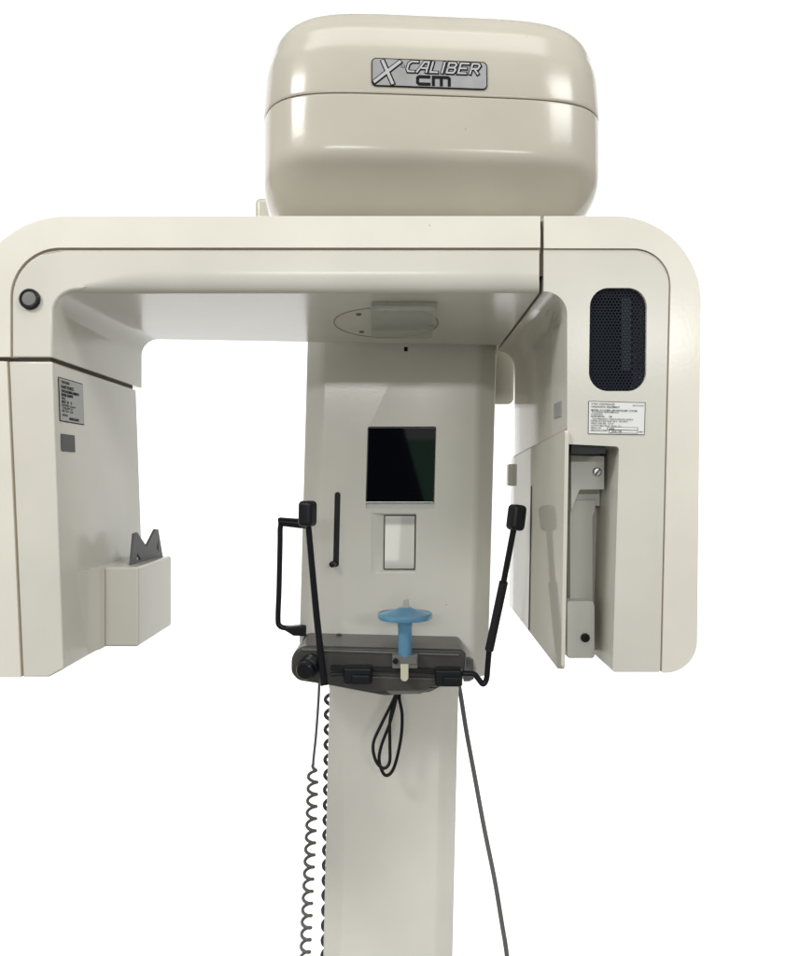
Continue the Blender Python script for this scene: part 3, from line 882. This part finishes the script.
X0 = [(-55, 9.8), (-30, -11)], [(-47, -11), (-37.5, 11)]
for st in X0: both([(p[0] + .3, p[1] + .3) for p in st], 5.6, 0); inner_strokes.append((st, 3.0))
cx_ = -22.5
for ch in 'CALIBER':
    wd = {'I': 6.2, 'L': 10.2}.get(ch, 11.8)
    for st in GL[ch]:
        pts = [(cx_ + (.0 if ch != 'I' else .5) + p[0] * 9.8 + (.5 - p[1]) * 3.0, -11.9 + p[1] * 10.6) for p in st]
        both([(p[0] + .25, p[1] + .35) for p in pts], 4.2, 0); inner_strokes.append((pts, 1.7))
    cx_ += wd
dot = [(-27.6, -6.4), (-25.8, -6.4)]
both(dot, 2.6, 0); inner_strokes.append((dot, 1.1))
for pts, ws in inner_strokes:
    off[0] += .000012; stroke(pts, ws, off[0], 2)
for pts in ([(-.5, 3.6), (-10.4, 3.6), (-12.2, 4.8), (-12.2, 9.8), (-10.6, 11), (-.5, 11)], [(3.6, 11.4), (3.6, 3.6), (18.2, 3.6), (19.6, 4.6), (19.6, 11.4)], [(11.6, 3.6), (11.6, 11.4)]):
    off[0] += .000012; stroke(pts, 3.1, off[0], 1)
link('name_badge', bdg, [SILVER, INK, mat('letter_silver', (.44, .44, .455), .4, metal=.4)], lid, smooth=False)

# ---- chin rest unit on the column
YF = .335
KF = (YF - CAMY) / 1.28
KR = .033                                              # it droops a little to the right
def droop(bm, cx_=0.0):
    for v in bm.verts: v.co.z -= KR * (v.co.x - cx_)
    return bm
out = [(291, 648.5, 17), (462, 647, 5), (466.5, 651, 4), (465, 671, 8), (430, 691, 14), (385, 696, 40), (330, 687.5, 20), (298, 683.5, 10), (291, 676, 9)]
bm = prism_bm(rounded(face_px(out, YF), 6), YF, YC + .02, [(FRONT, .005, 4)])
chin = link('chin_rest_unit', droop(bm, P(380, 0, YF).x), DGREY, mach, wn=True, angle=40)
# top cover, light trim line, front lip, dark track
b = prism_bm(rounded([(p[0], p[1], p[2]) for p in face_px([(302, 645, 8), (461, 644, 6), (462, 653, 2), (297, 653, 2)], YF + .03)], 4), YF + .025, YC - .002, [(FRONT, .006, 4)])
link('unit_cover', droop(b, P(380, 0, YF).x), DGREY, chin, wn=True)
b = box_bm(P(381, 652.2, YF - .0015), (.250 * KF, .004, .003), .001)
link('trim_strip', droop(b, P(380, 0, YF).x), MGREY, chin)
b = box_bm(P(386, 669.2, YF - .001), (.176 * KF, .006, .0092), .001)
link('slide_track', droop(b, P(380, 0, YF).x), BLACKM, chin)
b = prism_bm(rounded(face_px([(342, 675, 2), (438, 675, 2), (440, 680, 3), (425, 688, 6), (372, 690, 8), (345, 686, 4)], YF), 4), YF - .008, YF + .02, [(FRONT, .003, 3)])
link('front_lip', droop(b, P(380, 0, YF).x), DGREY, chin, wn=True)
b = prism_bm(rounded(face_px([(378, 687, 3), (441, 681.5, 3), (436, 686.5, 4), (420, 692.5, 5), (392, 694, 6)], YF), 4), YF - .004, YF + .06, [(FRONT, .003, 3)])
link('lower_tongue', droop(b, P(400, 0, YF).x), MGREY, chin, wn=True)
# adjusting knob with ribs at the left end, plain knob at the right end
ax = Vector((-.30, -1, -.22)).normalized()
kc = P(312, 663, YF + .004)
prof = [(0, 0), (.0165, 0), (.0165, .004)]
for i in range(4): prof += [(.0165, .004 + i * .004), (.0150, .0052 + i * .004), (.0150, .0066 + i * .004), (.0165, .0078 + i * .004)]
prof += [(.0145, .021), (.0145, .030), (.0125, .0325), (0, .033)]
prof = [(r * KF, t * KF) for r, t in prof]
link('adjusting_knob', lathe_bm(prof, kc, ax, 40), BLACK, chin)
link('end_knob', lathe_bm([(0, 0), (.022, 0), (.022, .010), (.018, .018), (.010, .022), (0, .023)], P(463.5, 669, .40), (1, -.1, 0), 32), MGREY, chin)
link('top_stud', lathe_bm([(0, 0), (.006, 0), (.006, .004), (.004, .007), (0, .008)], P(339, 637.5, YC - .014), (0, 0, 1), 20), DGREY, chin)
# holder that clamps the chin cup
ycl = YF - .022
b = merge(box_bm(P(405, 660.5, ycl + .006), (0.0433, 0.0220, 0.0222), .0016), box_bm(P(408.5, 660.8, ycl - .0055), (0.0292, 0.0040, 0.0108), .001))
hold = link('clamp_block', b, MGREY, chin)
k = lathe_bm([(0, 0), (.0048, 0), (.0048, .004), (.0036, .005), (.0018, .005), (.0018, .003), (0, .003)], P(395.5, 660.8, ycl - .005), (0, -1, 0), 24)
link('clamp_screw', k, BLACK, hold)
# sliders that carry the rods
def slider(px, py, wpx, hpx):
    s = (YF - CAMY) / 800
    c = P(px, py, YF - .014)
    return merge(box_bm(c, (wpx * s, .028, hpx * s), .0045, 4), box_bm(c + Vector((wpx * s * .12, -.006, -hpx * s * .16)), (wpx * s * .66, .026, hpx * s * .58), .003))
link('slider_block', slider(358, 674.5, 28, 17), BLACK, chin)
link('slider_block', slider(448.5, 676.5, 27, 17), BLACK, chin)

# ---- temple rods with pads
yr = YF - .02
pa = catmull([P(352, 674.5, yr + .005), P(338, 674, yr), P(331, 675, yr)], 5)
pb = [P(331, 674, yr), P(328, 680, yr), P(325.5, 682.5, yr), P(322.5, 680, yr)]
rod = tube_bm(pa, .0042, 12)
r2 = tube_bm(catmull([P(324.3, 683, yr), P(323, 676, yr - .003), P(316, 610, yr - .03), P(307.8, 520, yr - .068)], 6), lambda t: .0072 - .0022 * t, 14)
rl = link('temple_rod', merge(rod, r2), BLACK, chin)
def pad(c, tilt, w_, h_, parent, yaw=0):
    bm = bmesh.new(); bmesh.ops.create_cube(bm, size=1)
    bmesh.ops.scale(bm, vec=(w_ * KF * .97, .028, h_ * KF * .97), verts=bm.verts)
    bmesh.ops.bevel(bm, geom=bm.edges[:], offset=.0075, segments=5, profile=.5, affect='EDGES')
    bm.transform(Matrix.Translation(c) @ Matrix.Rotation(yaw, 4, 'Z') @ Matrix.Rotation(tilt, 4, 'Y'))
    return link('temple_pad', bm, BLACK, parent, angle=60)
pad(P(307.6, 513.5, yr - .07), R(1), .0235, .040, rl, R(-22))
pa = tube_bm(catmull([P(455, 673.5, yr + .004), P(466, 673.5, yr), P(474, 674, yr), P(478.5, 679, yr), P(483, 684, yr), P(486.5, 679, yr), P(488, 664, yr - .008), P(490, 640, yr - .017)], 6), .0049, 14)
pb = tube_bm([P(489.6, 645, yr - .015), P(503, 585, yr - .041), P(515, 522, yr - .068)], .0050, 14)
sl = tube_bm([P(489.2, 650, yr - .013), P(490.3, 645, yr - .015), P(503.2, 584, yr - .041), P(503.6, 582, yr - .042)], .0074, 14)
rr_ = link('temple_rod', merge(pa, pb), BLACK, chin)
link('rod_sleeve', sl, BLACKM, rr_)
pad(P(516.3, 517.5, yr - .07), R(8), .0235, .040, rr_, R(22))

# ------------------------------------------------------------------ loose things
# chin cup standing in the clamp
cup = bpy.data.objects.new('chin_cup', None); COL.objects.link(cup)
ccy = ycl + .006
cup.location = (0, 0, 0)
tag(cup, 'blue plastic chin cup with a flat disc on a stem, held in the grey clamp', 'chin rest')
base = P(405, 656, ccy)
top = P(405, 619.3, ccy)
hgt = top.z - base.z
stem = [(0, -.004), (.0118, -.004), (.0120, hgt * .75), (.0130, hgt * .86), (.0132, hgt + .006), (0, hgt + .006)]
link('stem', lathe_bm(stem, base, (0, 0, 1), 32), BLUE, cup)
d = [(0, 0), (.013, 0), (.040, .0005), (.0450, .0015), (.0464, .0035), (.0468, .0085), (.0462, .0108), (.0445, .0112), (.0435, .0100), (.034, .0120), (.018, .0168), (.0125, .0195), (.010, .0204), (0, .0208)]
dd = link('disc', lathe_bm(d, top, (0, 0, 1), 72), BLUE, cup, wn=False)
link('tip', merge(box_bm(P(406, 604.5, ccy), (.0105, .008, .012), .001), box_bm(P(406, 600.2, ccy), (.0085, .006, .004), .001), box_bm(P(406, 611.5, ccy), (.009, .007, .012), .001)), CLEAR, cup)
sk = prism_bm(rounded(face_px([(400.4, 664, 0), (408.6, 664, 0), (408.4, 681.5, 3.9), (400.6, 681.5, 3.9)], ycl - .008), 6), ycl - .008, ycl + .004, [(ENDS, .0015, 2)])
link('bite_stick', sk, IVORY, cup)

cup.location = base
for ch in [o for o in bpy.data.objects if o.parent == cup]: ch.location = -base

# grey M-shaped card standing in the slot box
def card_z(py, d): return ZC + (478 - py) * d / 800
zt = bz1
prof = [(.183, zt - .028), (.183, zt - .001), (.194, zt + .046, .003), (.205, zt + .0475, .003), (.245, zt + .022, .004), (.284, zt + .0475, .003), (.297, zt + .046, .003), (.318, zt - .001), (.318, zt - .028)]
pr = rounded(prof, 4)
bm = bmesh.new()
a = [bm.verts.new((-.4115 + (p.x - .183) * .055, p.x - .018, p.y)) for p in pr]; b = [bm.verts.new((-.4075 + (p.x - .183) * .055, p.x - .018, p.y)) for p in pr]
bm.faces.new(a); bm.faces.new(b[::-1])
for i in range(len(a)): bm.faces.new((a[i], a[(i + 1) % len(a)], b[(i + 1) % len(a)], b[i]))
card = link('positioning_card', bm, CARDM, None, angle=40)
def tri(y0, z0, y1, z1, y2, z2):
    c = bmesh.new()
    fa = [c.verts.new((-.43, y, z)) for y, z in ((y0, z0), (y1, z1), (y2, z2))]
    fb = [c.verts.new((-.39, y, z)) for y, z in ((y0, z0), (y1, z1), (y2, z2))]
    c.faces.new(fa); c.faces.new(fb[::-1])
    for i in range(3): c.faces.new((fa[i], fa[(i + 1) % 3], fb[(i + 1) % 3], fb[i]))
    return c
cut(card, tri(.186, zt + .004, .203, zt + .004, .187, zt + .016), tri(.270, zt + .016, .280, zt + .008, .278, zt + .030))
tag(card, 'dark grey M-shaped plastic card standing in the slot of the cream box', 'card')

# cords
def helix(path, r, pitch, per=16):
    pts = []; L = 0; path = [Vector(p) for p in path]
    total = sum((b - a).length for a, b in zip(path, path[1:]))
    n = int(total / pitch * per); acc = [0]
    for a, b in zip(path, path[1:]): acc.append(acc[-1] + (b - a).length)
    j = 0
    for i in range(n + 1):
        s = total * i / n
        while j < len(path) - 2 and acc[j + 1] < s: j += 1
        f = (s - acc[j]) / (acc[j + 1] - acc[j])
        c = path[j].lerp(path[j + 1], f)
        th = 2 * math.pi * i / per
        g = min(1, i / (per * .8))
        pts.append(c + Vector((math.cos(th + math.pi), math.sin(th + math.pi), 0)) * r * g)
    return pts
ych = .50
pth = [P(313.3, 764, ych), P(311, 830, ych), P(307.5, 900, ych), P(305, 960, ych), P(303, 1080, ych), P(303, 1180, ych)]
lead = [P(319.5, 676, ych), P(318.5, 700, ych), P(316, 735, ych), P(313.6, 758, ych)]
c1 = merge(tube_bm(catmull(lead + [helix(pth, .0088, .0235)[0]], 5), .0026, 8), tube_bm(helix(pth, .0088, .0235), .0031, 8))
tag(link('coiled_cord', c1, CORD, None, angle=80), 'thin grey coiled cord with a straight upper lead, hanging free left of the column', 'cord')
ych = .73
pth = [P(331.5, 684, ych), P(331, 760, ych), P(329.5, 860, ych), P(328, 960, ych), P(326, 1100, ych)]
c2 = tube_bm(helix(pth, .0135, .0335), .0042, 8)
tag(link('coiled_cord', c2, mat('dark_cord', (.035, .036, .037), .5), None, angle=80), 'dark coiled cord peeking out behind the left edge of the column', 'cord')
ych = .56
c3 = tube_bm(catmull([P(455, 655, ych), P(458, 680, ych), P(461, 697, ych), P(466.5, 732, ych), P(475, 778, ych), P(484, 827, ych), P(494.5, 879, ych), P(501.5, 921, ych), P(507, 956, ych), P(514, 1020, ych), P(516, 1150, ych)], 8), .0047, 12)
tag(link('power_cord', c3, CORD, None, angle=80), 'smooth straight dark grey cord running down right of the column', 'cord')
yl = .40
def zoom(pts, dy): return [P(260 + x / 2.857, 680 + y / 2.857, yl + dy + (0.004 * math.sin(i))) for i, (x, y) in enumerate(pts)]
l1 = catmull(zoom([(384, 20), (386, 45), (350, 120), (324, 180), (330, 228), (352, 252), (370, 235), (371, 180), (372, 110), (388, 50), (392, 20)], 0), 8)
l2 = catmull(zoom([(396, 20), (390, 50), (372, 120), (346, 190), (341, 235), (358, 272), (382, 252), (402, 170), (406, 100), (398, 50), (403, 20)], .012), 8)
tag(link('looped_cable', merge(tube_bm(l1, .0030, 10), tube_bm(l2, .0030, 10)), BLACK, None, angle=80), 'black cable bundled in two loops hanging under the chin rest', 'cable')
